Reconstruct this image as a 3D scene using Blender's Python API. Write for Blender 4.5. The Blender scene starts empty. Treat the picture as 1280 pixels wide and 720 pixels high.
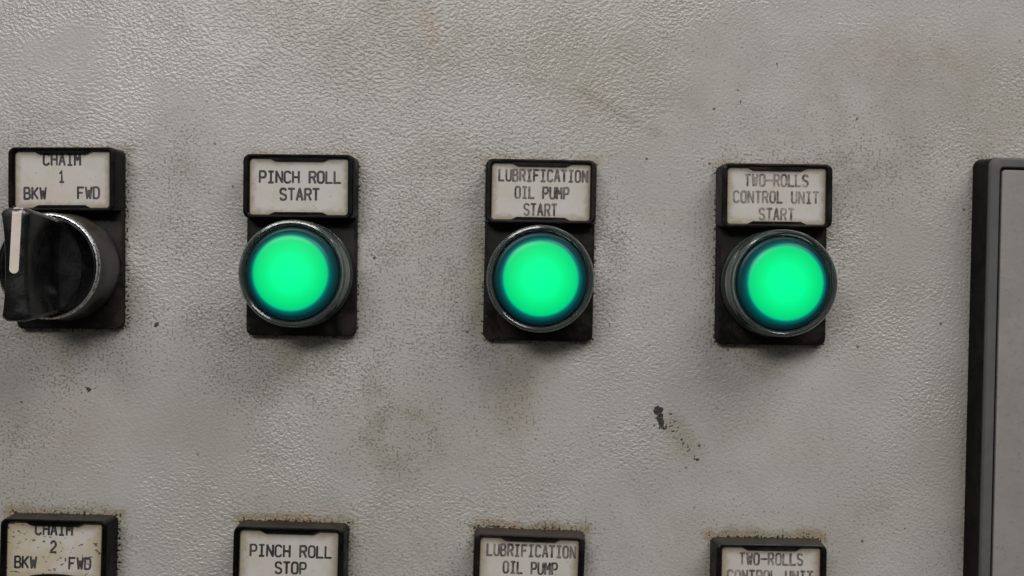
import bpy, bmesh, math, random
import numpy as np
from mathutils import Vector, Matrix
R = math.radians
MM = 0.001
scene = bpy.context.scene
C = scene.collection
random.seed(7); rng = np.random.default_rng(11)

# ------------------------------------------------------------------ camera
DIST = 0.290
cam = bpy.data.cameras.new('camera'); co = bpy.data.objects.new('camera', cam); C.objects.link(co)
cam.sensor_width = 36.0; cam.lens = 36.0 * 290.0 / 278.26
cam.clip_start = 0.01; cam.clip_end = 50
th = R(1.4)
co.matrix_world = Matrix(((math.cos(th), -math.sin(th), 0, 0), (0, 0, -1, -DIST), (math.sin(th), math.cos(th), 0, 0), (0, 0, 0, 1)))
scene.camera = co

# ------------------------------------------------------------------ light
world = bpy.data.worlds.new('World'); scene.world = world; world.use_nodes = True
wt = world.node_tree; wt.nodes.clear()
wo = wt.nodes.new('ShaderNodeOutputWorld'); wb = wt.nodes.new('ShaderNodeBackground')
wc = wt.nodes.new('ShaderNodeTexCoord'); ws = wt.nodes.new('ShaderNodeSeparateXYZ'); wm = wt.nodes.new('ShaderNodeMapRange')
wm.inputs['From Min'].default_value = -0.8; wm.inputs['From Max'].default_value = 0.8
wm.inputs['To Min'].default_value = 0.02; wm.inputs['To Max'].default_value = 0.20
wt.links.new(wc.outputs['Generated'], ws.inputs[0]); wt.links.new(ws.outputs['Z'], wm.inputs['Value'])
wt.links.new(wm.outputs[0], wb.inputs['Strength']); wb.inputs['Color'].default_value = (1.0, 0.99, 0.98, 1)
wt.links.new(wb.outputs[0], wo.inputs[0])

def area(name, loc, target, sx, sy, power, col):
    l = bpy.data.lights.new(name, 'AREA'); l.shape = 'RECTANGLE'; l.size = sx; l.size_y = sy; l.energy = power; l.color = col
    o = bpy.data.objects.new(name, l); C.objects.link(o); o.location = loc
    o.rotation_euler = (Vector(target) - Vector(loc)).to_track_quat('-Z', 'Y').to_euler()
    return o
area('ceiling_lamp', (0.85, -0.85, 1.45), (0, 0, 0), 1.4, 0.75, 29, (1.0, 0.99, 0.975))
area('ceiling_lamp', (-0.65, -2.1, 1.15), (0, 0, 0), 1.4, 0.45, 32, (1.0, 0.99, 0.975))

scene.view_settings.view_transform = 'Standard'; scene.view_settings.look = 'None'
scene.view_settings.exposure = 0.0; scene.view_settings.gamma = 1.0; scene.view_settings.use_curve_mapping = False
scene.cycles.max_bounces = 10; scene.cycles.transmission_bounces = 8; scene.cycles.transparent_max_bounces = 8

# ------------------------------------------------------------------ material helpers
def mat(name):
    m = bpy.data.materials.new(name); m.use_nodes = True
    nt = m.node_tree; b = nt.nodes['Principled BSDF']
    return m, nt, b
def N(nt, t, **kw):
    n = nt.nodes.new(t)
    for k, v in kw.items():
        if k.startswith('i_'): n.inputs[k[2:].replace('_', ' ')].default_value = v
        else: setattr(n, k, v)
    return n
def coords_mm(nt, kind='Object'):
    tc = N(nt, 'ShaderNodeTexCoord'); mp = N(nt, 'ShaderNodeMapping'); mp.inputs['Scale'].default_value = (1000, 1000, 1000)
    nt.links.new(tc.outputs[kind], mp.inputs['Vector']); return mp.outputs[0]
def noise(nt, vec, scale, detail=3, rough=0.5, dist=0.0, out='Fac'):
    n = N(nt, 'ShaderNodeTexNoise'); n.inputs['Scale'].default_value = scale; n.inputs['Detail'].default_value = detail
    n.inputs['Roughness'].default_value = rough; n.inputs['Distortion'].default_value = dist
    nt.links.new(vec, n.inputs['Vector']); return n.outputs[out]
def ramp(nt, fac, a, b, lo=0.0, hi=1.0):
    n = N(nt, 'ShaderNodeMapRange', interpolation_type='SMOOTHSTEP')
    for k, v in (('From Min', a), ('From Max', b), ('To Min', lo), ('To Max', hi)):
        if hasattr(v, 'is_linked') or not isinstance(v, (int, float)): nt.links.new(v, n.inputs[k])
        else: n.inputs[k].default_value = v
    nt.links.new(fac, n.inputs['Value']); return n.outputs[0]
def m2(nt, op, a, b):
    n = N(nt, 'ShaderNodeMath', operation=op)
    for i, v in enumerate((a, b)):
        if isinstance(v, (int, float)): n.inputs[i].default_value = v
        else: nt.links.new(v, n.inputs[i])
    return n.outputs[0]
def mix(nt, fac, a, b, mode='MIX'):
    n = N(nt, 'ShaderNodeMix', data_type='RGBA', blend_type=mode)
    for i, v in ((0, fac), (6, a), (7, b)):
        if isinstance(v, (int, float)): n.inputs[i].default_value = v
        elif isinstance(v, tuple): n.inputs[i].default_value = (*v, 1)
        else: nt.links.new(v, n.inputs[i])
    return n.outputs[2]
def bump(nt, h, dist, strength=1.0, prev=None):
    n = N(nt, 'ShaderNodeBump'); n.inputs['Distance'].default_value = dist; n.inputs['Strength'].default_value = strength
    nt.links.new(h, n.inputs['Height'])
    if prev is not None: nt.links.new(prev, n.inputs['Normal'])
    return n.outputs[0]
def attr(nt, name):
    n = N(nt, 'ShaderNodeAttribute', attribute_name=name); return n.outputs['Fac']

# ------------------------------------------------------------------ materials
def wall_material():
    m, nt, b = mat('textured_grey_paint'); v = coords_mm(nt)
    mp = N(nt, 'ShaderNodeMapping'); mp.inputs['Rotation'].default_value = (0, R(40), 0); mp.inputs['Scale'].default_value = (1.0, 1.0, 1.18)
    nt.links.new(v, mp.inputs['Vector']); vs = mp.outputs[0]
    peel = noise(nt, vs, 1.12, 1.3, 0.5, 0.2)
    mp3 = N(nt, 'ShaderNodeMapping'); mp3.inputs['Rotation'].default_value = (0, R(-35), 0); mp3.inputs['Scale'].default_value = (1.0, 1.0, 1.5)
    nt.links.new(v, mp3.inputs['Vector'])
    peel_b = noise(nt, mp3.outputs[0], 0.88, 1.7, 0.5, 0.1)
    wsel = ramp(nt, noise(nt, v, 0.022, 2, 0.5), 0.40, 0.60)
    peel = m2(nt, 'ADD', m2(nt, 'MULTIPLY', peel, m2(nt, 'SUBTRACT', 1.0, wsel)), m2(nt, 'MULTIPLY', peel_b, wsel))
    fine = noise(nt, v, 2.6, 2, 0.5)
    big = noise(nt, v, 0.05, 3, 0.55)
    med = noise(nt, v, 0.012, 2, 0.5)
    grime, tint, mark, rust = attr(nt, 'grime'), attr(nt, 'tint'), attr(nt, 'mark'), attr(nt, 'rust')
    relief = attr(nt, 'relief')
    base = mix(nt, ramp(nt, big, 0.3, 0.7), (0.333, 0.318, 0.301), (0.376, 0.358, 0.342))
    base = mix(nt, ramp(nt, med, 0.4, 0.65, 0, 0.5), base, (0.342, 0.330, 0.306))
    col = mix(nt, m2(nt, 'MULTIPLY', tint, 0.75), base, (0.20, 0.18, 0.105))
    smudge = noise(nt, v, 0.055, 5, 0.62, 0.8)
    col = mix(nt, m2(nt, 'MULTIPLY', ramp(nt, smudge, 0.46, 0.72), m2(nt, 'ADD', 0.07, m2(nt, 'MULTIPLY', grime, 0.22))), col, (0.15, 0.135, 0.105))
    rn = noise(nt, v, 0.5, 2, 0.5)
    col = mix(nt, m2(nt, 'MULTIPLY', rust, ramp(nt, rn, 0.35, 0.6, 0.15, 0.8)), col, (0.27, 0.15, 0.09))
    # dirt sits in the pits of the orange peel
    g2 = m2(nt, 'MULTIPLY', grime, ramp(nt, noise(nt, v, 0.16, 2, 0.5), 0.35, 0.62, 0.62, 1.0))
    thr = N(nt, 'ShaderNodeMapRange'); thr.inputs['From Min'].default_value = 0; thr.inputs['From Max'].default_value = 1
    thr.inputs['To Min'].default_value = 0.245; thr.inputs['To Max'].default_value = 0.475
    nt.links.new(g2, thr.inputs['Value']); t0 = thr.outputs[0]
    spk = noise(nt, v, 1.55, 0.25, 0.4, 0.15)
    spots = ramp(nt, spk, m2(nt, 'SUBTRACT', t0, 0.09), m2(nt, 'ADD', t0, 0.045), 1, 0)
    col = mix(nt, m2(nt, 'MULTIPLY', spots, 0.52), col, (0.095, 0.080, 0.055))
    # rare single black specks
    vo = N(nt, 'ShaderNodeTexVoronoi'); vo.inputs['Scale'].default_value = 0.13; nt.links.new(v, vo.inputs['Vector'])
    sp = ramp(nt, vo.outputs['Distance'], 0.03, 0.075, 0.85, 0)
    col = mix(nt, m2(nt, 'MULTIPLY', sp, ramp(nt, noise(nt, v, 0.07, 1), 0.5, 0.6)), col, (0.03, 0.027, 0.02))
    # heavy marks keep the paint's broken texture at their rim
    mk = m2(nt, 'ADD', mark, m2(nt, 'MULTIPLY', m2(nt, 'SUBTRACT', m2(nt, 'ADD', m2(nt, 'MULTIPLY', peel, 0.5), m2(nt, 'MULTIPLY', spk, 0.5)), 0.5), -3.0))
    mk = m2(nt, 'MULTIPLY', ramp(nt, mk, 0.42, 0.62), ramp(nt, mark, 0.02, 0.12))
    col = mix(nt, m2(nt, 'MULTIPLY', mk, 0.93), col, (0.012, 0.011, 0.009))
    nt.links.new(col, b.inputs['Base Color'])
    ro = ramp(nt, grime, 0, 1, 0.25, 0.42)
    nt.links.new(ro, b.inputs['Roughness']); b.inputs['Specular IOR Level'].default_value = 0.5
    h = m2(nt, 'ADD', m2(nt, 'MULTIPLY', ramp(nt, peel, 0.25, 0.75), relief), m2(nt, 'MULTIPLY', fine, 0.30))
    nt.links.new(bump(nt, h, 0.00019, 0.68), b.inputs['Normal'])
    return m

def plastic(name, col, dust, rough=0.42, dust_amt=0.6, bumpd=0.00006, spec=0.16):
    m, nt, b = mat(name); v = coords_mm(nt)
    oi = N(nt, 'ShaderNodeObjectInfo'); ad = N(nt, 'ShaderNodeVectorMath', operation='ADD'); 
    sc = N(nt, 'ShaderNodeMath', operation='MULTIPLY'); sc.inputs[1].default_value = 97.0
    nt.links.new(oi.outputs['Random'], sc.inputs[0]); nt.links.new(v, ad.inputs[0]); nt.links.new(sc.outputs[0], ad.inputs[1]); v = ad.outputs[0]
    n1 = noise(nt, v, 0.13, 5, 0.62, 0.6); n2 = noise(nt, v, 1.7, 3, 0.6); n3 = noise(nt, v, 0.9, 1, 0.5)
    d = m2(nt, 'MULTIPLY', ramp(nt, n1, 0.38, 0.68), ramp(nt, n2, 0.3, 0.7, 0.55, 1.0))
    c = mix(nt, m2(nt, 'MULTIPLY', d, dust_amt), col, dust)
    c = mix(nt, ramp(nt, n3, 0.74, 0.80, 0, 0.5), c, tuple(min(1, x * 2.6) for x in dust))
    ge = N(nt, 'ShaderNodeNewGeometry'); gs = N(nt, 'ShaderNodeSeparateXYZ'); nt.links.new(ge.outputs['Normal'], gs.inputs[0])
    up = m2(nt, 'MULTIPLY', ramp(nt, gs.outputs['Z'], 0.45, 0.9), ramp(nt, n1, 0.3, 0.6, 0.35, 0.9))
    c = mix(nt, m2(nt, 'MULTIPLY', up, min(1.0, dust_amt)), c, (0.058, 0.048, 0.034))
    nt.links.new(c, b.inputs['Base Color'])
    nt.links.new(ramp(nt, m2(nt, 'ADD', d, m2(nt, 'MULTIPLY', n2, 0.3)), 0, 1.2, rough, min(0.95, rough + 0.32)), b.inputs['Roughness'])
    nt.links.new(bump(nt, m2(nt, 'ADD', n2, m2(nt, 'MULTIPLY', n1, 2.0)), bumpd, 0.7), b.inputs['Normal']); b.inputs['Specular IOR Level'].default_value = spec
    return m

def paper_material(name, dirty=0.0, seed=0.0):
    m, nt, b = mat(name)
    v0 = coords_mm(nt)
    ad = N(nt, 'ShaderNodeVectorMath', operation='ADD'); ad.inputs[1].default_value = (seed * 13.7, 0, seed * 7.1)
    nt.links.new(v0, ad.inputs[0]); v = ad.outputs[0]
    n1 = noise(nt, v, 0.16, 4, 0.6); n2 = noise(nt, v, 0.7, 3, 0.6)
    sx = N(nt, 'ShaderNodeSeparateXYZ'); nt.links.new(v0, sx.inputs[0])
    ex = m2(nt, 'SUBTRACT', 13.3, m2(nt, 'ABSOLUTE', sx.outputs['X'], 0)); ez = m2(nt, 'SUBTRACT', 7.8, m2(nt, 'ABSOLUTE', sx.outputs['Z'], 0))
    e = m2(nt, 'MINIMUM', ex, ez); e = m2(nt, 'ADD', e, m2(nt, 'MULTIPLY', m2(nt, 'SUBTRACT', n2, 0.5), 2.4))
    edge = ramp(nt, e, 0.2, 2.4 + (0.9 if seed > 4 else 0.0), 1, 0)
    c = mix(nt, ramp(nt, n1, 0.35, 0.65), (0.455, 0.430, 0.408), (0.425, 0.40, 0.35))
    c = mix(nt, ramp(nt, noise(nt, v, 0.11, 2), 0.45, 0.7, 0, 0.45), c, (0.46, 0.385, 0.36))
    c = mix(nt, m2(nt, 'MULTIPLY', edge, 0.8), c, (0.23, 0.185, 0.115))
    if dirty:
        c = mix(nt, ramp(nt, noise(nt, v, 0.10, 3), 0.42, 0.62, 0, 0.55), c, (0.36, 0.30, 0.175))
        mp = N(nt, 'ShaderNodeMapping'); mp.inputs['Rotation'].default_value = (0, R(-50), 0); mp.inputs['Scale'].default_value = (0.8, 1, 1.25)
        nt.links.new(v, mp.inputs['Vector'])
        s1 = ramp(nt, noise(nt, mp.outputs[0], 0.85, 1.5, 0.5, 0.3), 0.33, 0.375, 1, 0)
        c = mix(nt, m2(nt, 'MULTIPLY', s1, ramp(nt, noise(nt, v, 0.12, 1), 0.38, 0.55, 0.15, 0.9)), c, (0.05, 0.045, 0.03))
    else:
        s1 = ramp(nt, noise(nt, v, 1.0, 1.0), 0.215, 0.25, 0.55, 0)
        c = mix(nt, s1, c, (0.10, 0.085, 0.06))
    nt.links.new(c, b.inputs['Base Color']); b.inputs['Roughness'].default_value = 0.42; b.inputs['Specular IOR Level'].default_value = 0.35
    nt.links.new(bump(nt, noise(nt, v, 0.25, 2), 0.0003, 0.25), b.inputs['Normal'])
    return m

def ink_material(name, col, fade):
    m, nt, b = mat(name); v = coords_mm(nt, 'Object')
    oi = N(nt, 'ShaderNodeObjectInfo'); ad = N(nt, 'ShaderNodeVectorMath', operation='ADD')
    nt.links.new(v, ad.inputs[0]); nt.links.new(m2(nt, 'MULTIPLY', oi.outputs['Random'], 211.0), ad.inputs[1]); v = ad.outputs[0]
    n1 = noise(nt, v, 1.1, 3, 0.6); n2 = noise(nt, v, 0.22, 2, 0.5)
    f = m2(nt, 'ADD', m2(nt, 'MULTIPLY', ramp(nt, n1, 0.42, 0.68), 0.55), m2(nt, 'MULTIPLY', ramp(nt, n2, 0.4, 0.6), 0.5))
    c = mix(nt, m2(nt, 'MULTIPLY', f, fade), col, (0.36, 0.31, 0.28))
    nt.links.new(c, b.inputs['Base Color']); b.inputs['Roughness'].default_value = 0.6
    return m

M_wall = wall_material()
M_base = plastic('black_plate_plastic', (0.0035, 0.0033, 0.0030), (0.034, 0.026, 0.021), 0.42, 0.75)
M_frame = plastic('black_frame_plastic', (0.0014, 0.0013, 0.0014), (0.010, 0.008, 0.007), 0.28, 0.4, 0.00006, 0.10)
M_frame_worn = plastic('worn_black_frame_plastic', (0.0035, 0.0028, 0.0026), (0.020, 0.014, 0.012), 0.32, 0.6)
M_collar = plastic('black_collar_plastic', (0.006, 0.006, 0.0058), (0.02, 0.018, 0.016), 0.36, 0.5)
M_knob = plastic('black_knob_plastic', (0.0022, 0.0022, 0.0027), (0.009, 0.007, 0.0065), 0.20, 0.4, 0.00002, 0.4)
M_skirt = plastic('grey_knob_skirt_plastic', (0.022, 0.020, 0.019), (0.034, 0.030, 0.026), 0.28, 0.5, 0.00004, 0.5)
M_bezel = plastic('dark_grey_bezel', (0.080, 0.077, 0.078), (0.115, 0.105, 0.10), 0.5, 0.5, 0.00004)
M_side = plastic('black_rubber_edge', (0.004, 0.004, 0.0039), (0.009, 0.0085, 0.008), 0.5, 0.5)
M_seam = plastic('black_seam_rubber', (0.006, 0.005, 0.006), (0.012, 0.01, 0.01), 0.7, 0.5)
M_pointer = plastic('cream_pointer_paint', (0.56, 0.49, 0.42), (0.30, 0.25, 0.19), 0.5, 0.35)

def plate_paint():
    m, nt, b = mat('grey_plate_paint'); v = coords_mm(nt)
    n1 = noise(nt, v, 0.09, 4, 0.6); n2 = noise(nt, v, 0.55, 3, 0.55, 0.4)
    c = mix(nt, ramp(nt, n1, 0.35, 0.65), (0.228, 0.208, 0.196), (0.200, 0.186, 0.173))
    c = mix(nt, ramp(nt, n2, 0.55, 0.72, 0, 0.5), c, (0.15, 0.125, 0.115))
    nt.links.new(c, b.inputs['Base Color']); b.inputs['Roughness'].default_value = 0.48
    nt.links.new(bump(nt, n2, 0.0002, 0.35), b.inputs['Normal']); return m
M_plate = plate_paint()

def chrome():
    m, nt, b = mat('worn_chrome'); v = coords_mm(nt)
    n1 = noise(nt, v, 1.6, 4, 0.65)
    nt.links.new(mix(nt, ramp(nt, n1, 0.45, 0.62), (0.62, 0.62, 0.62), (0.10, 0.09, 0.08)), b.inputs['Base Color'])
    nt.links.new(ramp(nt, n1, 0.3, 0.7, 0.24, 0.5), b.inputs['Roughness'])
    b.inputs['Metallic'].default_value = 1.0
    nt.links.new(bump(nt, n1, 0.00008, 0.35), b.inputs['Normal']); return m
M_chrome = chrome()

def clear_guard_material():
    m, nt, b = mat('clear_guard_plastic'); v = coords_mm(nt)
    n1 = noise(nt, v, 0.5, 4, 0.6)
    b.inputs['Base Color'].default_value = (0.50, 0.60, 0.57, 1)
    b.inputs['Transmission Weight'].default_value = 0.95; b.inputs['Specular IOR Level'].default_value = 0.35; b.inputs['IOR'].default_value = 1.46
    nt.links.new(ramp(nt, n1, 0.45, 0.75, 0.08, 0.24), b.inputs['Roughness'])
    nt.links.new(bump(nt, n1, 0.00005, 0.25), b.inputs['Normal']); return m
M_guard = clear_guard_material()

def lens_material(name, lit, centre, rim):
    m, nt, b = mat(name)
    tc = N(nt, 'ShaderNodeTexCoord'); sx = N(nt, 'ShaderNodeSeparateXYZ'); nt.links.new(tc.outputs['Object'], sx.inputs[0])
    r = m2(nt, 'MULTIPLY', m2(nt, 'SQRT', m2(nt, 'ADD', m2(nt, 'MULTIPLY', sx.outputs['X'], sx.outputs['X']), m2(nt, 'MULTIPLY', sx.outputs['Z'], sx.outputs['Z'])), 0), 1000)
    b.inputs['Roughness'].default_value = 0.34; b.inputs['Specular IOR Level'].default_value = 0.2
    if lit:
        # the lamp behind the lens: brightest in the middle, the side wall only carries a little light
        cr = N(nt, 'ShaderNodeValToRGB'); el = cr.color_ramp.elements
        stops = [(0.0, (0.0, 1.0, 0.34)), (0.38, (0.0, 0.97, 0.30)), (0.62, (0.0, 0.78, 0.20)), (0.765, (0.0, 0.62, 0.20)), (0.79, (0.0, 0.42, 0.21)), (0.815, (0.0, 0.15, 0.13)), (0.87, (0.0, 0.062, 0.062)), (0.93, (0.0, 0.022, 0.025)), (1.0, (0.0, 0.004, 0.005))]
        el[0].position = 0; el[0].color = (*stops[0][1], 1); el[1].position = 1; el[1].color = (*stops[-1][1], 1)
        for p, c in stops[1:-1]:
            e = el.new(p); e.color = (*c, 1)
        nt.links.new(m2(nt, 'DIVIDE', r, 12.15), cr.inputs[0])
        nt.links.new(cr.outputs[0], b.inputs['Emission Color']); b.inputs['Emission Strength'].default_value = 1.0
    nt.links.new(mix(nt, ramp(nt, r, 9.6, 10.6), centre, rim), b.inputs['Base Color'])
    return m
M_green = lens_material('green_lit_lens', True, (0.0, 0.04, 0.018), (0.002, 0.010, 0.011))
M_red = lens_material('red_unlit_lens', False, (0.22, 0.012, 0.01), (0.05, 0.005, 0.005))

# ------------------------------------------------------------------ mesh helpers: (x, z, h) in mm, h = height off the sheet towards the viewer
def link_mesh(name, bm, m, parent=None, smooth=35):
    bmesh.ops.recalc_face_normals(bm, faces=bm.faces)
    me = bpy.data.meshes.new(name); bm.to_mesh(me); bm.free()
    for mm_ in (m if isinstance(m, (list, tuple)) else [m]): me.materials.append(mm_)
    if smooth:
        me.shade_smooth(); me.set_sharp_from_angle(angle=R(smooth))
    o = bpy.data.objects.new(name, me); C.objects.link(o)
    if parent is not None: o.parent = parent
    return o
def P(x, z, h): return Vector((x * MM, -h * MM, z * MM))
def rrect(w, h, r, seg=5, cx=0, cz=0):
    pts = []
    for (sx, sz, a0) in ((1, 1, 0), (-1, 1, 90), (-1, -1, 180), (1, -1, 270)):
        for i in range(seg + 1):
            a = R(a0 + 90 * i / seg); pts.append((cx + sx * (w / 2 - r) + r * math.cos(a), cz + sz * (h / 2 - r) + r * math.sin(a)))
    return pts
def circ(r, n=72): return [(r * math.cos(2 * math.pi * i / n), r * math.sin(2 * math.pi * i / n)) for i in range(n)]
def loft(bm, rings, cap0=True, cap1=True, mats=None):
    vs = [[bm.verts.new(P(x, z, h)) for x, z in pts] for pts, h in rings]
    n = len(vs[0])
    for k, (a, b) in enumerate(zip(vs[:-1], vs[1:])):
        for i in range(n):
            f = bm.faces.new((a[i], a[(i + 1) % n], b[(i + 1) % n], b[i]))
            if mats: f.material_index = mats[k]
    if cap0: bm.faces.new(vs[0])
    if cap1: bm.faces.new(vs[-1])
    return vs
def lathe(bm, prof, n=96, cap0=False, cap1=False, closed=False):
    rings = [(circ(max(r, 0.01), n), h) for r, h in prof]
    if closed: rings.append(rings[0])
    loft(bm, rings, cap0, cap1)
    if closed: bmesh.ops.remove_doubles(bm, verts=bm.verts, dist=1e-7)

# ------------------------------------------------------------------ stroke lettering
def arc(cx, cz, rx, rz, a0, a1, n=6): return [(cx + rx * math.cos(R(a0 + (a1 - a0) * i / n)), cz + rz * math.sin(R(a0 + (a1 - a0) * i / n))) for i in range(n + 1)]
G = {}
k = 0.30
G['C'] = [arc(0.62, 0.76, .38, .24, 20, 90, 3) + arc(.38, .76, .38, .24, 90, 180, 4) + arc(.38, .24, .38, .24, 180, 270, 4) + arc(.62, .24, .38, .24, 270, 340, 3)]
G['O'] = [arc(0.62, 0.76, .38, .24, 0, 90, 4) + arc(.38, .76, .38, .24, 90, 180, 4) + arc(.38, .24, .38, .24, 180, 270, 4) + arc(.62, .24, .38, .24, 270, 360, 4) + [(1, .76)]]
G['H'] = [[(0, 0), (0, 1)], [(1, 0), (1, 1)], [(0, .5), (1, .5)]]
G['A'] = [[(0, 0), (.44, .96), (.5, 1), (.56, .96), (1, 0)], [(.17, .33), (.83, .33)]]
G['I'] = [[(.12, 0), (.88, 0)], [(.12, 1), (.88, 1)], [(.5, 0), (.5, 1)]]
G['M'] = [[(0, 0), (0, 1)], [(0, 1), (.5, .42)], [(.5, .42), (1, 1)], [(1, 1), (1, 0)]]
G['N'] = [[(0, 0), (0, 1)], [(0, 1), (1, 0)], [(1, 0), (1, 1)]]
bowl = lambda z0, z1, xr=1.0: [(0, z1)] + arc(xr - .3, (z0 + z1) / 2, .3, (z1 - z0) / 2, 90, -90, 8) + [(0, z0)]
G['B'] = [[(0, 0), (0, 1)], bowl(.52, 1, .92), bowl(0, .52, 1.0)]
G['P'] = [[(0, 0), (0, 1)], bowl(.44, 1)]
G['R'] = [[(0, 0), (0, 1)], bowl(.5, 1), [(.55, .5), (1, 0)]]
G['D'] = [[(0, 0), (0, 1)], [(0, 1)] + arc(.6, .66, .4, .34, 90, 0, 4) + arc(.6, .34, .4, .34, 0, -90, 4) + [(0, 0)]]
G['K'] = [[(0, 0), (0, 1)], [(1, 1), (0, .38)], [(.28, .55), (1, 0)]]
G['W'] = [[(0, 1), (.22, 0)], [(.22, 0), (.5, .72)], [(.5, .72), (.78, 0)], [(.78, 0), (1, 1)]]
G['F'] = [[(0, 0), (0, 1), (1, 1)], [(0, .52), (.78, .52)]]
G['L'] = [[(0, 1), (0, 0), (1, 0)]]
G['S'] = [arc(.62, .77, .36, .23, 25, 90, 3) + arc(.38, .77, .38, .23, 90, 180, 4)[:-1] + [(0, .74), (.08, .6), (.3, .53), (.7, .46), (.94, .38), (1, .25)] + arc(.62, .23, .38, .23, 0, -90, 4)[1:] + arc(.38, .23, .38, .23, 270, 200, 3)]
G['T'] = [[(0, 1), (1, 1)], [(.5, 1), (.5, 0)]]
G['U'] = [[(0, 1)] + arc(.36, .26, .36, .26, 180, 270, 4) + arc(.64, .26, .36, .26, 270, 360, 4) + [(1, 1)]]
G['-'] = [[(-.1, .5), (1.1, .5)]]
G['1'] = [[(.15, .78), (.5, 1), (.5, 0)], [(.15, 0), (.85, 0)]]
G['2'] = [[(.02, .8)] + arc(.5, .72, .46, .28, 160, 0, 6) + [(.9, .55), (.1, .14), (0, 0), (1, 0)]]
def stroke(bm, pts, w, h0):
    q = [Vector((x, z)) for x, z in pts]
    q = [p for i, p in enumerate(q) if i == 0 or (p - q[i - 1]).length > 1e-4]
    if len(q) < 2: return
    d0 = (q[1] - q[0]).normalized(); d1 = (q[-1] - q[-2]).normalized()
    q = [q[0] - d0 * w * .3] + q + [q[-1] + d1 * w * .3]
    rows = []
    for i, p in enumerate(q):
        a = (q[i] - q[i - 1]).normalized() if i else (q[1] - q[0]).normalized()
        b = (q[i + 1] - q[i]).normalized() if i < len(q) - 1 else a
        t = (a + b); t = t.normalized() if t.length > 1e-3 else a
        nrm = Vector((-t.y, t.x)); sc = min(1.5, 1 / max(.5, abs(nrm.dot(Vector((-a.y, a.x))))))
        e = w * .5 * sc * (0.6 if i in (0, len(q) - 1) else 1.0)
        rows.append((bm.verts.new(P(p.x + nrm.x * e, p.y + nrm.y * e, h0)), bm.verts.new(P(p.x, p.y, h0 + .028)), bm.verts.new(P(p.x - nrm.x * e, p.y - nrm.y * e, h0))))
    for a, b in zip(rows[:-1], rows[1:]):
        bm.faces.new((a[0], a[1], b[1], b[0])); bm.faces.new((a[1], a[2], b[2], b[1]))
def text_line(bm, s, cx, cz, pitch, cw, ch, w, h0, r):
    n = len(s); x0 = cx - ((n - 1) * pitch + cw) / 2
    for i, c in enumerate(s):
        if c == ' ': continue
        jx = r.uniform(-.04, .04); jz = r.uniform(-.03, .03)
        for st in G[c]:
            stroke(bm, [(x0 + i * pitch + jx + x * cw, cz - ch / 2 + jz + z * ch) for x, z in st], w * r.uniform(.9, 1.1), h0 + r.uniform(0, .006))

# ------------------------------------------------------------------ parts shared by the control units (origin: plate centre)
PW, PH, PT = 29.6, 48.2, 2.4
TOP = PH / 2; FZ = TOP - 8.35; BZ = -PH / 2 + 16.65
def part_base():
    bm = bmesh.new()
    loft(bm, [(rrect(PW, PH, 1.9), -0.2), (rrect(PW, PH, 1.9), PT - .45), (rrect(PW - .3, PH - .3, 1.8), PT - .12), (rrect(PW - .9, PH - .9, 1.6), PT)])
    return bm
def part_frame():
    bm = bmesh.new()
    HF = 7.6
    rings = [(rrect(29.9, 17.1, 1.7, 6), 0.3), (rrect(29.9, 17.1, 1.7, 6), PT + .6), (rrect(29.4, 17.0, 1.8, 6), HF - .7), (rrect(29.2, 16.9, 1.8, 6), HF - .22), (rrect(28.6, 16.3, 1.6, 6), HF),
             (rrect(27.0, 15.7, 1.1, 6), HF - .02), (rrect(26.2, 15.1, .9, 6), HF - .35), (rrect(26.0, 14.9, .8, 6), HF - 1.1), (rrect(26.0, 14.9, .8, 6), 4.0)]
    loft(bm, rings, True, True)
    return bm
def part_tab(side, rise=0.0):
    # sprung lip that holds the paper strip: a shallow trapezoid along the frame's inner edge
    bm = bmesh.new()
    z0 = 7.7; d = .62 + rise
    n = 12; ol = []; il = []
    for i in range(n + 1):
        t = i / n * 2 - 1
        ol.append((t * 8.0, z0)); f = min(1, max(0, (1 - abs(t)) / .10)); il.append((t * 7.6, z0 - .25 - (d - rise * abs(t) ** 2) * (f * f * (3 - 2 * f)) * 1.0))
    pts = ol + il[::-1]
    pts = [(x, z * side) for x, z in pts]
    loft(bm, [(pts, 6.5), (pts, 7.35)])
    return bm
def part_card():
    bm = bmesh.new(); loft(bm, [(rrect(26.6, 15.5, .4, 2), 6.3), (rrect(26.6, 15.5, .4, 2), 6.55)]); return bm
def part_collar():
    bm = bmesh.new(); lathe(bm, [(12.4, PT - .3), (12.4, 8.6), (12.2, 9.2), (11.7, 9.6)], cap0=True, cap1=True); return bm
def part_guard():
    bm = bmesh.new()
    lathe(bm, [(14.25, PT + 1.05), (14.3, PT + 2.0), (13.85, PT + 2.5), (13.85, 7.2), (14.15, 7.8), (14.1, 10.2), (13.9, 10.6), (13.95, 13.6), (13.85, 14.3), (13.55, 14.75), (13.1, 14.85), (12.65, 14.55), (12.45, 13.8), (12.42, 10.2), (12.9, 9.7), (12.9, PT + 1.05)], n=112, closed=True)
    return bm
def part_lens():
    bm = bmesh.new()
    prof = [(12.1, 9.4), (12.1, 13.3), (11.95, 13.75), (11.6, 13.95), (11.15, 14.0), (10.8, 14.4), (10.6, 15.3), (10.35, 15.75), (9.95, 16.0), (8.5, 16.2), (6, 16.38), (3, 16.48), (0.5, 16.5)]
    lathe(bm, prof, n=112, cap0=True, cap1=True); return bm
def part_lock_ring():
    bm = bmesh.new()
    lathe(bm, [(14.4, PT - .1), (14.4, PT + .7), (14.1, PT + 1.0), (12.5, PT + 1.0), (12.5, PT - .1)], closed=True); return bm

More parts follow.
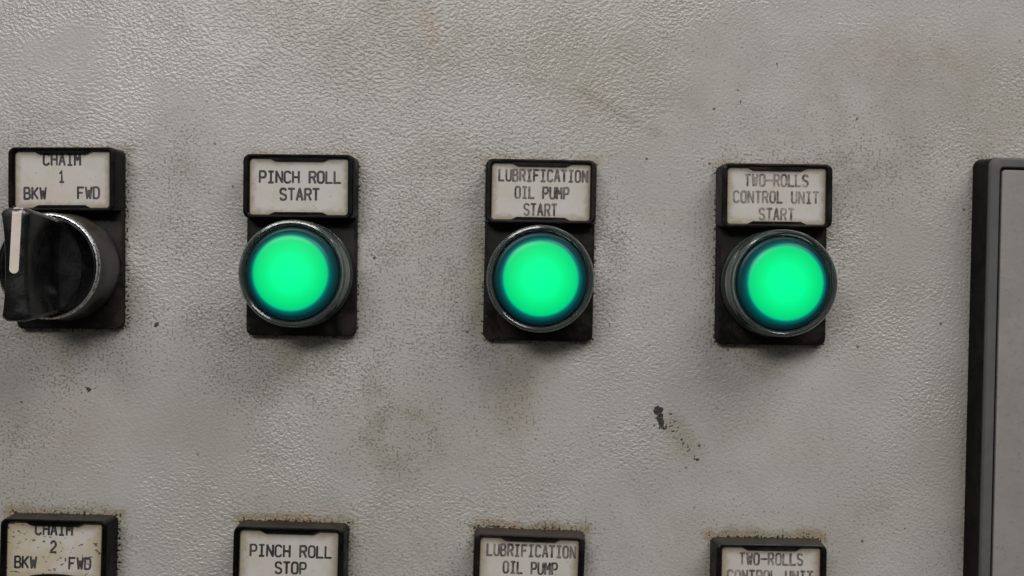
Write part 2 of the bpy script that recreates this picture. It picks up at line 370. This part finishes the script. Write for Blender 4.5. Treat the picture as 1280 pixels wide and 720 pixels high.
def card_mark_bm(lines, seed, w=.60):
    bm = bmesh.new(); r = random.Random(seed)
    for (s, cx, cz, pitch, cw) in lines: text_line(bm, s, cx, cz, pitch, cw, 2.92, w, 6.555, r)
    return bm

def holder(name, label, cat, group, X, Z, rot, frame_mat, paper, ink, lines, seed, lip=0.0):
    root = bpy.data.objects.new(name, None); C.objects.link(root); root.empty_display_size = 0.01
    root.location = (X * MM, 0, Z * MM); root.rotation_euler = (0, R(rot), 0)
    root['label'] = label; root['category'] = cat; root['group'] = group
    def share(key, fn, m, nm, par, loc=(0, 0)):
        if key not in SH: 
            o = link_mesh(nm, fn(), m, par); SH[key] = o.data
        else:
            o = bpy.data.objects.new(nm, SH[key]); C.objects.link(o); o.parent = par
        o.location = (loc[0] * MM, 0, loc[1] * MM)
        if o.data.materials[0] != m:
            o.data = o.data.copy(); o.data.materials[0] = m
        return o
    share('base', part_base, M_base, 'base_plate', root)
    fr = share('frame', part_frame, frame_mat, 'label_frame', root, (0, FZ))
    share('tab_top', lambda: part_tab(1), frame_mat, 'retaining_lip', fr)
    share('tab_bottom%s' % lip, lambda: part_tab(-1, lip), frame_mat, 'retaining_lip', fr)
    card = share('card', part_card, paper, 'label_card', root, (0, FZ))
    t = link_mesh('printed_text', card_mark_bm(lines, seed), ink, card, 0)
    return root, share
SH = {}

def push_button(name, label, group, X, Z, rot, lens, fm, paper, ink, lines, seed, bx=0.0, bz=0.0):
    root, share = holder(name, label, 'push button', group, X, Z, rot, fm, paper, ink, lines, seed)
    share('lockring', part_lock_ring, M_collar, 'lock_ring', root, (bx, BZ + bz))
    share('collar', part_collar, M_collar, 'collar', root, (bx, BZ + bz))
    g = share('guard', part_guard, M_guard, 'clear_guard', root, (bx, BZ + bz)); g.rotation_euler.y = R(seed * 47)
    share('lens', part_lens, lens, 'lens', root, (bx, BZ + bz))
    return root

# ------------------------------------------------------------------ selector knob
def knob_disc():
    bm = bmesh.new()
    lathe(bm, [(12.2, 8.0), (12.9, 15.6), (12.75, 16.1), (12.3, 16.15), (11.6, 15.6), (10.6, 14.7), (8.5, 14.0), (5, 13.6), (.3, 13.5)], cap0=True, cap1=True); return bm
def knob_skirt():
    bm = bmesh.new()
    lathe(bm, [(13.9, PT - .1), (14.2, 3.6), (14.3, 5.0), (14.15, 6.2), (13.85, 10.0), (13.55, 14.6), (13.2, 15.2), (12.5, 15.2), (12.3, 8.0)], cap0=True, cap1=True); return bm
def knob_chrome():
    bm = bmesh.new()
    lathe(bm, [(13.55, 14.9), (13.75, 15.3), (13.7, 16.0), (13.4, 16.45), (13.12, 16.5), (12.95, 16.2), (12.95, 14.9)], closed=True); return bm
def grip_outline(hw_mid, hw_end, L, r=1.9, n=14):
    # waisted bar with rounded ends, counter-clockwise
    pts = []
    def hw(t): return hw_mid + (hw_end - hw_mid) * abs(t) ** 2.2
    right = []
    for i in range(n + 1):
        t = -1 + 2 * i / n; z = t * (L / 2 - r); right.append((hw(t * (L / 2 - r) / (L / 2)), z))
    def corner(sx, sz):
        out = []
        cx = hw_end - r; cz = L / 2 - r
        for i in range(1, 5):
            a = R(90 * i / 5); out.append((sx * (cx + r * math.cos(a)), sz * (cz + r * math.sin(a))))
        return out
    pts += right
    pts += corner(1, 1); pts += [(hw_end * .33, L / 2 + .12), (-hw_end * .33, L / 2 + .12)]; pts += corner(-1, 1)[::-1]
    pts += [(-x, z) for x, z in right[::-1]]
    pts += corner(-1, -1); pts += [(-hw_end * .33, -L / 2 - .12), (hw_end * .33, -L / 2 - .12)]; pts += corner(1, -1)[::-1]
    return pts
def knob_grip():
    bm = bmesh.new()
    rings = []
    for h, mid, end, L in ((13.2, 9.4, 5.0, 22.6), (14.6, 7.0, 5.0, 23.2), (16.0, 5.0, 4.7, 23.8), (17.3, 3.55, 4.3, 24.4), (17.9, 3.3, 4.2, 24.6), (21, 3.15, 4.05, 25.2), (27, 3.0, 3.9, 26.4), (32.4, 2.85, 3.85, 27.2), (33.6, 2.7, 3.7, 27.1), (34.3, 2.3, 3.3, 26.4), (34.55, 1.7, 2.7, 25.4)):
        rings.append((grip_outline(mid, end, L), h))
    loft(bm, rings, True, True); return bm
def knob_pointer():
    bm = bmesh.new(); w = 1.15
    top = 13.35; bot = -1.1
    n = 8
    sec = []
    for i in range(n + 1):
        a = R(180 + 180 * i / n); sec.append((w * math.cos(a), bot + w * .9 * math.sin(a)))
    front = sec + [(w, 12.2), (-w, 12.2)]
    vs0 = [bm.verts.new(P(x, z, 34.2)) for x, z in front]; vs1 = [bm.verts.new(P(x, z, 34.66)) for x, z in front]
    m = len(front)
    for i in range(m): bm.faces.new((vs0[i], vs0[(i + 1) % m], vs1[(i + 1) % m], vs1[i]))
    bm.faces.new(vs1); bm.faces.new(vs0)
    # the stripe folds over the end of the grip
    prof = [(12.2, 34.66), (12.9, 34.5), (13.6, 33.95), (13.8, 33.0), (13.7, 29.5)]
    row = [(bm.verts.new(P(-w, z, h)), bm.verts.new(P(w, z, h))) for z, h in prof]
    inn = [(bm.verts.new(P(-w, z - .5, h - .4)), bm.verts.new(P(w, z - .5, h - .4))) for z, h in prof]
    for a, b in zip(row[:-1], row[1:]): bm.faces.new((a[0], a[1], b[1], b[0]))
    for i in range(len(prof) - 1):
        for s in (0, 1): bm.faces.new((row[i][s], row[i + 1][s], inn[i + 1][s], inn[i][s]))
    bm.faces.new((row[-1][0], row[-1][1], inn[-1][1], inn[-1][0]))
    return bm
def selector(name, label, group, X, Z, rot, fm, paper, ink, lines, seed, turn, lip=0.0):
    root, share = holder(name, label, 'selector switch', group, X, Z, rot, fm, paper, ink, lines, seed, lip)
    share('skirt', knob_skirt, M_skirt, 'skirt', root, (0.2, BZ))
    share('chrome', knob_chrome, M_chrome, 'chrome_ring', root, (0.2, BZ))
    share('disc', knob_disc, M_knob, 'knob_face', root, (0.2, BZ))
    root.scale.x = 0.965
    g = share('grip', knob_grip, M_knob, 'grip', root, (0.2, BZ)); g.rotation_euler.y = R(turn)
    p = share('pointer', knob_pointer, M_pointer, 'pointer_line', g, (0, 0)); p.rotation_euler.y = R(3.6)
    return root

# ------------------------------------------------------------------ the panel face
def vnoise(X, Z, cell, seed):
    r = np.random.default_rng(seed); nx, nz = 260, 260
    g = r.random((nx, nz)); u = (X / cell) + 100.0; v = (Z / cell) + 100.0
    i = np.floor(u).astype(int); j = np.floor(v).astype(int); fu = u - i; fv = v - j
    fu = fu * fu * (3 - 2 * fu); fv = fv * fv * (3 - 2 * fv); i %= nx; j %= nz
    a = g[i, j]; b = g[(i + 1) % nx, j]; c = g[i, (j + 1) % nz]; d = g[(i + 1) % nx, (j + 1) % nz]
    return (a * (1 - fu) + b * fu) * (1 - fv) + (c * (1 - fu) + d * fu) * fv
def fbm(X, Z, cell, seed, o=3): return sum(vnoise(X, Z, cell / 2 ** k, seed + k) * .5 ** k for k in range(o)) / sum(.5 ** k for k in range(o))
def sstep(x, a, b):
    t = np.clip((x - a) / (b - a), 0, 1); return t * t * (3 - 2 * t)
UNITS = [(-119.6, 10.14, -1.4), (-56.98, 9.80, -0.9), (7.13, 10.01, -0.3), (69.79, 10.42, -0.7),
         (-119.79, -88.54, 0.1), (-57.57, -89.13, 0.2), (6.11, -89.58, 0.6), (70.64, -90.35, -0.5)]
PX0, PZ1 = 124.4, 38.0       # upper left corner of the framed panel's outer edge
def build_panel():
    fx = np.arange(-146, 146.01, 0.4); fz = np.arange(-86, 86.01, 0.4)
    xs = np.concatenate([np.linspace(-420, -147, 40), fx, np.linspace(147, 420, 40)]); zs = np.concatenate([np.linspace(-380, -87, 40), fz, np.linspace(87, 380, 40)])
    X, Z = np.meshgrid(xs, zs, indexing='ij'); nx, nz = X.shape
    w = (fbm(X, Z, 9, 50, 3) - .5)
    g = 0.24 + 0.30 * sstep(fbm(X, Z, 34, 5, 2), .38, .75)
    tint = 0.24 * sstep(fbm(X, Z, 40, 21, 3), .45, .75)
    mark = np.zeros_like(X); rust = 0.14 * sstep(fbm(X, Z, 22, 77, 2), .55, .8)
    def blob(cx, cz, rx, rz, ang=0.0, soft=.6, wob=.5):
        a = R(ang); dx = X - cx; dz = Z - cz
        u = (dx * math.cos(a) + dz * math.sin(a)) / rx; v = (-dx * math.sin(a) + dz * math.cos(a)) / rz
        d = np.sqrt(u * u + v * v) + w * wob * 2
        return 1 - sstep(d, 1 - soft, 1 + soft)
    # denser speckling seen between the units and in patches
    for (cx, cz, rx, rz, s) in ((-92, 28, 10, 20, .75), (-133, 42, 12, 16, .5), (-62, 52, 26, 10, .25), (-60, -20, 24, 10, .8), (-47, -32, 26, 18, .45), (-26, 14, 16, 22, .45),
                                (-14, -8, 12, 12, .55), (-80, -10, 18, 8, .45), (100, 52, 34, 22, .22), (52, 52, 24, 22, .1), (-118, -22, 18, 8, .55), (-130, -42, 14, 10, .35), (24, 14, 8, 16, .35), (92, 25, 10, 24, .3), (-20, 45, 40, 12, .15)):
        g += s * blob(cx, cz, rx, rz)
    g -= .35 * blob(-100, -48, 20, 16) + .3 * blob(-105, 60, 22, 10) + .3 * blob(30, -20, 18, 12) + .25 * blob(110, -35, 16, 40)
    # grease ring, wiped arc and stains
    dr = np.abs(np.sqrt(((X + 28.5) / 8.6) ** 2 + ((Z + 41.2) / 6.8) ** 2) - 1) + w * .9
    ring = 1 - sstep(dr, .12, .5); g += .42 * ring; tint += .30 * ring * sstep(fbm(X, Z, 6, 8, 2), .3, .7) + .22 * blob(-29, -41, 14, 11, 0, .9)
    st = blob(1, -32, 7, 9); g += .32 * st; tint += .36 * st
    tint += .22 * blob(-12, 68, 30, 14, 0, .9) + .30 * blob(24, 60, 30, 10, -12) + .28 * blob(120, 55, 24, 18) + .25 * blob(-20, 35, 12, 6) + .22 * blob(96, 16, 14, 30)
    rust += .5 * blob(-24.3, 71.5, 2.0, 5.0, 12, .8) + .16 * blob(108, 68, 14, 8) + .10 * blob(130, 60, 10, 14) + .12 * blob(2, -27, 3, 8) + .10 * blob(118, 20, 6, 30)
    # long sweeping grime edge: scratched diagonal crossing the upper middle
    for (ax, az, bx, bz, s, wd) in ((-6, 58, 14, 55, .5, 2.2), (14, 55, 42, 41, .75, 2.6), (34, 71, 66, 60, .4, 2.4), (112, 68, 127, 57, .35, 3.0)):
        L = math.hypot(bx - ax, bz - az); u = ((X - ax) * (bx - ax) + (Z - az) * (bz - az)) / L; v = (-(X - ax) * (bz - az) + (Z - az) * (bx - ax)) / L
        ln = sstep(u, 0, 4) * (1 - sstep(u, L - 5, L)) * (1 - sstep(np.abs(v + w * 3), 0, wd)); g += s * ln * .8; tint += .3 * s * ln
    # grime collected round each unit; a darker, browner fan below the upper ones
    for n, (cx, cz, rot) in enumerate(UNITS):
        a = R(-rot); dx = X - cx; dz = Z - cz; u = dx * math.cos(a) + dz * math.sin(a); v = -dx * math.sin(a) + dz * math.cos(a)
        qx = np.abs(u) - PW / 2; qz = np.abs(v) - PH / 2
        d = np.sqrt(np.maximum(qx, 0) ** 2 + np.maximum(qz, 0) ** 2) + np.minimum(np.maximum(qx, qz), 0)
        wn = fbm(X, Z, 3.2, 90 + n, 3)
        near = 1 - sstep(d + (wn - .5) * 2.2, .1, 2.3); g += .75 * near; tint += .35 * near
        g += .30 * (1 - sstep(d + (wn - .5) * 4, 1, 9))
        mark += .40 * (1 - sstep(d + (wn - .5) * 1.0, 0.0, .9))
        top = (1 - sstep(d + (wn - .5) * 3.0, .2, 3.6)) * sstep(v, 22, 25)
        if n > 3: tint += .75 * top; rust += .55 * top * sstep(fbm(X, Z, 5, 60 + n, 2), .40, .65); g += .45 * top; mark += .22 * (1 - sstep(d + (wn - .5) * 1.6, 0.1, 1.5)) * sstep(v, 23, 25)
        else: tint += .3 * top; rust += .22 * top
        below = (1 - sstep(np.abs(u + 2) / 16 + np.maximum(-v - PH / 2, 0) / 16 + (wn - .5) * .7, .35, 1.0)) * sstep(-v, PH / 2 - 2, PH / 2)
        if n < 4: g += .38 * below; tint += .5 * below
    side = (1 - sstep(np.abs(X + 94.5) + w * 3, 0, 5)) * (1 - sstep(np.abs(Z - 5), 14, 24)); rust += .20 * (1 - sstep(np.abs(X + 101.5) + w * 3, 0, 4)) * (1 - sstep(np.abs(Z - 6), 10, 20))
    sd = (1 - sstep(np.abs(X + 9.5) + w * 3, 0, 4.5)) * (1 - sstep(np.abs(Z - 2), 10, 18)); tint += .75 * sd; g += .55 * sd
    # operator panel rim
    dd = np.maximum(PX0 - X, Z - PZ1); nr = (1 - sstep(dd + w * 2.0, .1, 1.6)) * (X > PX0 - 4); g += .7 * nr; tint += .3 * nr; mark += .32 * (1 - sstep(dd + w * 1.4, 0, .8)) * (Z > PZ1 - .5) * (X > PX0)
    # single black marks
    def m(cx, cz, rx, rz, ang=0, s=1.0, soft=.35):
        nonlocal mark
        mark = np.maximum(mark, s * 1.15 * blob(cx, cz, rx, rz, ang, soft, .35))
    m(40.5, -32.3, 1.15, 1.35, 15, 1.1); m(40.9, -34.0, .95, 1.0, 0, 1.05); m(41.3, -35.3, .75, 1.0, 30, .8); m(42.1, -36.9, .8, .6, 0, .85); m(39.6, -36.2, .3, .35, 0, .8)
    m(-114.3, -30.4, .85, .38, -20); m(-112.6, -30.0, .45, .22, 10, .7); m(-116.2, -31.3, .35, .3, 0, .6); m(-96.5, -12.4, .62, .55, 30); m(-132.6, -34.4, .6, .5, 0, .55)
    m(92.5, 48.1, .42, .5, 0, .85); m(70.5, 62.6, .3, .7, 0, .4); m(60.0, 55.6, .16, 1.6, -12, .5, .6); m(60.9, 52.2, .14, 2.4, -12, .5, .6); m(-100.5, -1.0, .35, .3, 0, .7); m(-81.8, 10, .3, .3, 0, .6)
    m(1.9, -41.5, .22, .9, -15, .55, .6); m(-20.4, 20.2, .22, .9, 0, .5, .5); m(-37.6, 7.4, .22, 1.1, 35, .55, .5); m(-41.0, 16.6, .3, .3, 0, .7); m(-15.3, -4.2, .9, .2, -10, .6, .5)
    m(-69.0, -10.0, .35, .3, 0, .8); m(-77.0, -9.2, .3, .3, 0, .7); m(60.5, -48.4, .3, .28, 0, .7); m(60.8, -58.8, .3, .28, 0, .6)
    rs = np.random.default_rng(3)
    for kk in range(20):
        t = rs.uniform(0, 1) ; cx = 43.2 + t * 8.0 + rs.normal(0, .7); cz = -34.5 - t * 10.5 + rs.normal(0, .9)
        m(cx, cz, rs.uniform(.2, .5), rs.uniform(.14, .26), rs.uniform(-60, 60), rs.uniform(.55, .9), .5)
    tint += .5 * blob(46.8, -39, 3.0, 6.5, 36, .7); g += .35 * blob(46.8, -39, 3, 7, 36, .7)
    g = g * (1 - .45 * sstep(Z, 36, 62)); relief = 0.45 + 0.75 * sstep(fbm(X, Z, 30, 33, 3), .35, .68) + .35 * blob(-50, 62, 26, 20) + .5 * blob(110, -40, 18, 30) - .3 * blob(-105, 60, 22, 14) - .25 * blob(30, 62, 30, 10)
    y = -(fbm(X, Z, 60, 12, 2) - .5) * 0.5 * MM
    y = np.where((np.abs(X) < 146) & (np.abs(Z) < 86), y, 0) * 0.25
    co = np.stack([X * MM, y - 0.0, Z * MM], -1).reshape(-1, 3)
    idx = np.arange(nx * nz).reshape(nx, nz); f = np.stack([idx[:-1, :-1], idx[1:, :-1], idx[1:, 1:], idx[:-1, 1:]], -1).reshape(-1, 4)
    me = bpy.data.meshes.new('wall'); me.vertices.add(len(co)); me.vertices.foreach_set('co', co.astype(np.float32).ravel())
    me.loops.add(f.size); me.polygons.add(len(f)); me.loops.foreach_set('vertex_index', f.astype(np.int32).ravel())
    me.polygons.foreach_set('loop_start', np.arange(0, f.size, 4, dtype=np.int32)); me.update(calc_edges=True); me.shade_smooth()
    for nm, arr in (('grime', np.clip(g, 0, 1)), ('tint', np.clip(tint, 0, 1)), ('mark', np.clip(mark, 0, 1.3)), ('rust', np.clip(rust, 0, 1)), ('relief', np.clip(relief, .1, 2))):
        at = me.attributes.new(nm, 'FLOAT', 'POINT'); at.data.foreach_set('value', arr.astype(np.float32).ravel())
    me.materials.append(M_wall); o = bpy.data.objects.new('wall', me); C.objects.link(o); o['kind'] = 'structure'
    return o
build_panel()

# ------------------------------------------------------------------ control units
K1 = (0.022, 0.019, 0.022)
pitchA, cwA = 2.19, 1.55
INK_dark = ink_material('black_ink', (0.007, 0.006, 0.008), .16)
INK_brown = ink_material('brownish_ink', (0.022, 0.013, 0.014), .5)
INK_faded = ink_material('faded_grey_ink', (0.055, 0.042, 0.040), .75)
L1 = [('CHAIM', -.2, 5.35, 2.15, 1.45), ('1', -.3, .80, 2.15, 1.35), ('BKW', -7.6, -3.65, 2.15, 1.5), ('FWD', 7.1, -3.55, 2.15, 1.5)]
L2 = [('PINCH ROLL', .27, 2.50, 2.21, 1.55), ('START', .2, -2.08, 2.17, 1.5)]
L3 = [('LUBRIFICATION', .55, 4.25, 1.84, 1.22), ('OIL PUMP', .3, -.30, 1.84, 1.22), ('START', -.05, -4.80, 1.84, 1.22)]
L4 = [('TWO-ROLLS', 0.0, 4.1, 1.92, 1.26), ('CONTROL UNIT', -.05, -.35, 1.92, 1.26), ('START', .1, -4.9, 1.92, 1.26)]
L5 = [('CHAIM', -.3, 5.75, 2.15, 1.45), ('2', -.3, 1.10, 2.15, 1.4), ('BKW', -7.9, -3.15, 2.15, 1.5), ('FWD', 7.1, -3.15, 2.15, 1.5)]
L6 = [('PINCH ROLL', .5, 2.05, 2.21, 1.55), ('STOP', .6, -2.40, 2.17, 1.5)]
L7 = [('LUBRIFICATION', .5, 4.15, 1.84, 1.22), ('OIL PUMP', .4, -.40, 1.84, 1.22), ('STOP', .2, -4.85, 1.84, 1.22)]
L8 = [('TWO-ROLLS', .1, 4.3, 1.92, 1.26), ('CONTROL UNIT', -.1, -.30, 1.92, 1.26), ('STOP', 0.1, -4.8, 1.92, 1.26)]
gb = 'green lit push buttons in the upper row'; gk = 'selector switches at the left edge'; gs = 'stop buttons in the lower row'
U = UNITS
selector('selector_switch', 'black knob switch with a cream pointer line under the CHAIM 1 label, upper left', gk, *U[0], M_frame, paper_material('label_paper', 0, 1), INK_dark, L1, 1, -0.5)
push_button('illuminated_push_button', 'glowing green push button under the black framed PINCH ROLL START label', gb, *U[1], M_green, M_frame, paper_material('label_paper', 0, 2), INK_dark, L2, 2, -.1, 0)
push_button('illuminated_push_button', 'glowing green push button under the LUBRIFICATION OIL PUMP START label', gb, *U[2], M_green, M_frame_worn, paper_material('label_paper', 0, 3), INK_brown, L3, 3, .15, 0)
push_button('illuminated_push_button', 'glowing green push button under the faded TWO-ROLLS CONTROL UNIT START label', gb, *U[3], M_green, M_frame_worn, paper_material('label_paper', 0, 4), INK_faded, L4, 4, .35, 0)
selector('selector_switch', 'black framed speckled dirty CHAIM 2 label of the lower left selector switch', gk, *U[4], M_frame, paper_material('dirty_label_paper', 1, 5), INK_dark, L5, 5, -0.5, .8)
push_button('push_button', 'black framed PINCH ROLL STOP label of the button cut off by the bottom edge', gs, *U[5], M_red, M_frame, paper_material('label_paper', 0, 6), INK_dark, L6, 6)
push_button('push_button', 'black framed LUBRIFICATION OIL PUMP label at the bottom edge, button cut off', gs, *U[6], M_red, M_frame_worn, paper_material('label_paper', 0, 7), INK_brown, L7, 7)
push_button('push_button', 'black framed TWO-ROLLS CONTROL UNIT label at the bottom edge, button cut off', gs, *U[7], M_red, M_frame_worn, paper_material('label_paper', 0, 8), INK_faded, L8, 8)

# ------------------------------------------------------------------ framed panel at the right edge
root = bpy.data.objects.new('framed_panel', None); C.objects.link(root); root.empty_display_size = .01
WP, HP = 150.0, 190.0
cx, cz = PX0 + WP / 2, PZ1 - HP / 2
root.location = (cx * MM, 0, cz * MM); root['label'] = 'pale grey flat panel in a raised dark grey frame at the right edge'; root['category'] = 'framed panel'
bm = bmesh.new()
HB = 9.0
loft(bm, [(rrect(WP, HP, 2.2, 6), -.3), (rrect(WP, HP, 2.2, 6), 1.0), (rrect(WP - .3, HP - .3, 2.2, 6), 2.0), (rrect(WP - 1.0, HP - 1.0, 2.2, 6), HB - .8)], True, True)
link_mesh('rubber_edge', bm, M_side, root, 30)
bm = bmesh.new()
w0, h0 = WP - 1.0, HP - 1.0
loft(bm, [(rrect(w0, h0, 2.2, 6), HB - .9), (rrect(w0 - .25, h0 - .25, 2.1, 6), HB - .35), (rrect(w0 - 1.1, h0 - 1.1, 1.9, 6), HB), (rrect(w0 - 4.9, h0 - 4.5, 1.3, 6), HB + .22), (rrect(w0 - 5.15, h0 - 4.75, 1.2, 6), HB + .20), (rrect(w0 - 5.75, h0 - 5.35, 1.1, 6), HB - .25), (rrect(w0 - 5.8, h0 - 5.4, 1.1, 6), HB - 1.2)], False, False)
link_mesh('bezel', bm, M_bezel, root, 30)
bm = bmesh.new()
loft(bm, [(rrect(w0 - 5.6, h0 - 5.2, 1.1, 4), HB - 2), (rrect(w0 - 5.6, h0 - 5.2, 1.1, 4), HB - .9)]); link_mesh('seam_gasket', bm, M_seam, root, 30)
bm = bmesh.new()
loft(bm, [(rrect(w0 - 6.9, h0 - 6.5, .9, 5), HB - 1.0), (rrect(w0 - 6.9, h0 - 6.5, .9, 5), HB - .15), (rrect(w0 - 7.2, h0 - 6.8, .8, 5), HB)]); link_mesh('face_plate', bm, M_plate, root, 30)

# ------------------------------------------------------------------ crumbs of caked grime round the plates
def crumbs():
    bm = bmesh.new(); r = random.Random(5)
    def crumb(x, z, s):
        a = r.uniform(0, 6.28); n = 5; ring = []
        for i in range(n):
            t = a + i * 6.283 / n; q = s * r.uniform(.55, 1.15); ring.append(bm.verts.new(P(x + q * math.cos(t), z + q * .7 * math.sin(t), -.05)))
        top = bm.verts.new(P(x + r.uniform(-.3, .3) * s, z + r.uniform(-.3, .3) * s, s * r.uniform(.5, .9)))
        for i in range(n): bm.faces.new((ring[i], ring[(i + 1) % n], top))
    for n, (cx, cz, rot) in enumerate(UNITS):
        a = R(-rot)
        for kk in range(150 if n > 3 else 110):
            side = r.random()
            if side < (.6 if n > 3 else .25): u, v = r.uniform(-PW / 2, PW / 2), PH / 2 + abs(r.gauss(0, .9))
            elif side < .78: s = r.choice((-1, 1)); u, v = s * (PW / 2 + abs(r.gauss(0, .55))), r.uniform(-PH / 2, PH / 2)
            else: u, v = r.uniform(-PW / 2, PW / 2), -PH / 2 - abs(r.gauss(0, .6))
            crumb(cx + u * math.cos(a) - v * math.sin(a), cz + u * math.sin(a) + v * math.cos(a), abs(r.gauss(.12, .09)) + .05)
    for kk in range(40): crumb(PX0 + r.uniform(1, 20), PZ1 + abs(r.gauss(0, .35)), abs(r.gauss(.16, .1)) + .05)
    o = link_mesh('caked_grime', bm, M_crumb, None, 0); o['kind'] = 'stuff'; o['label'] = 'dark brown crumbs of caked grime along the edges of the black plates'; o['category'] = 'grime'
M_crumb = plastic('caked_grime_crumbs', (0.035, 0.028, 0.018), (0.09, 0.07, 0.045), 0.7, 0.8)
crumbs()
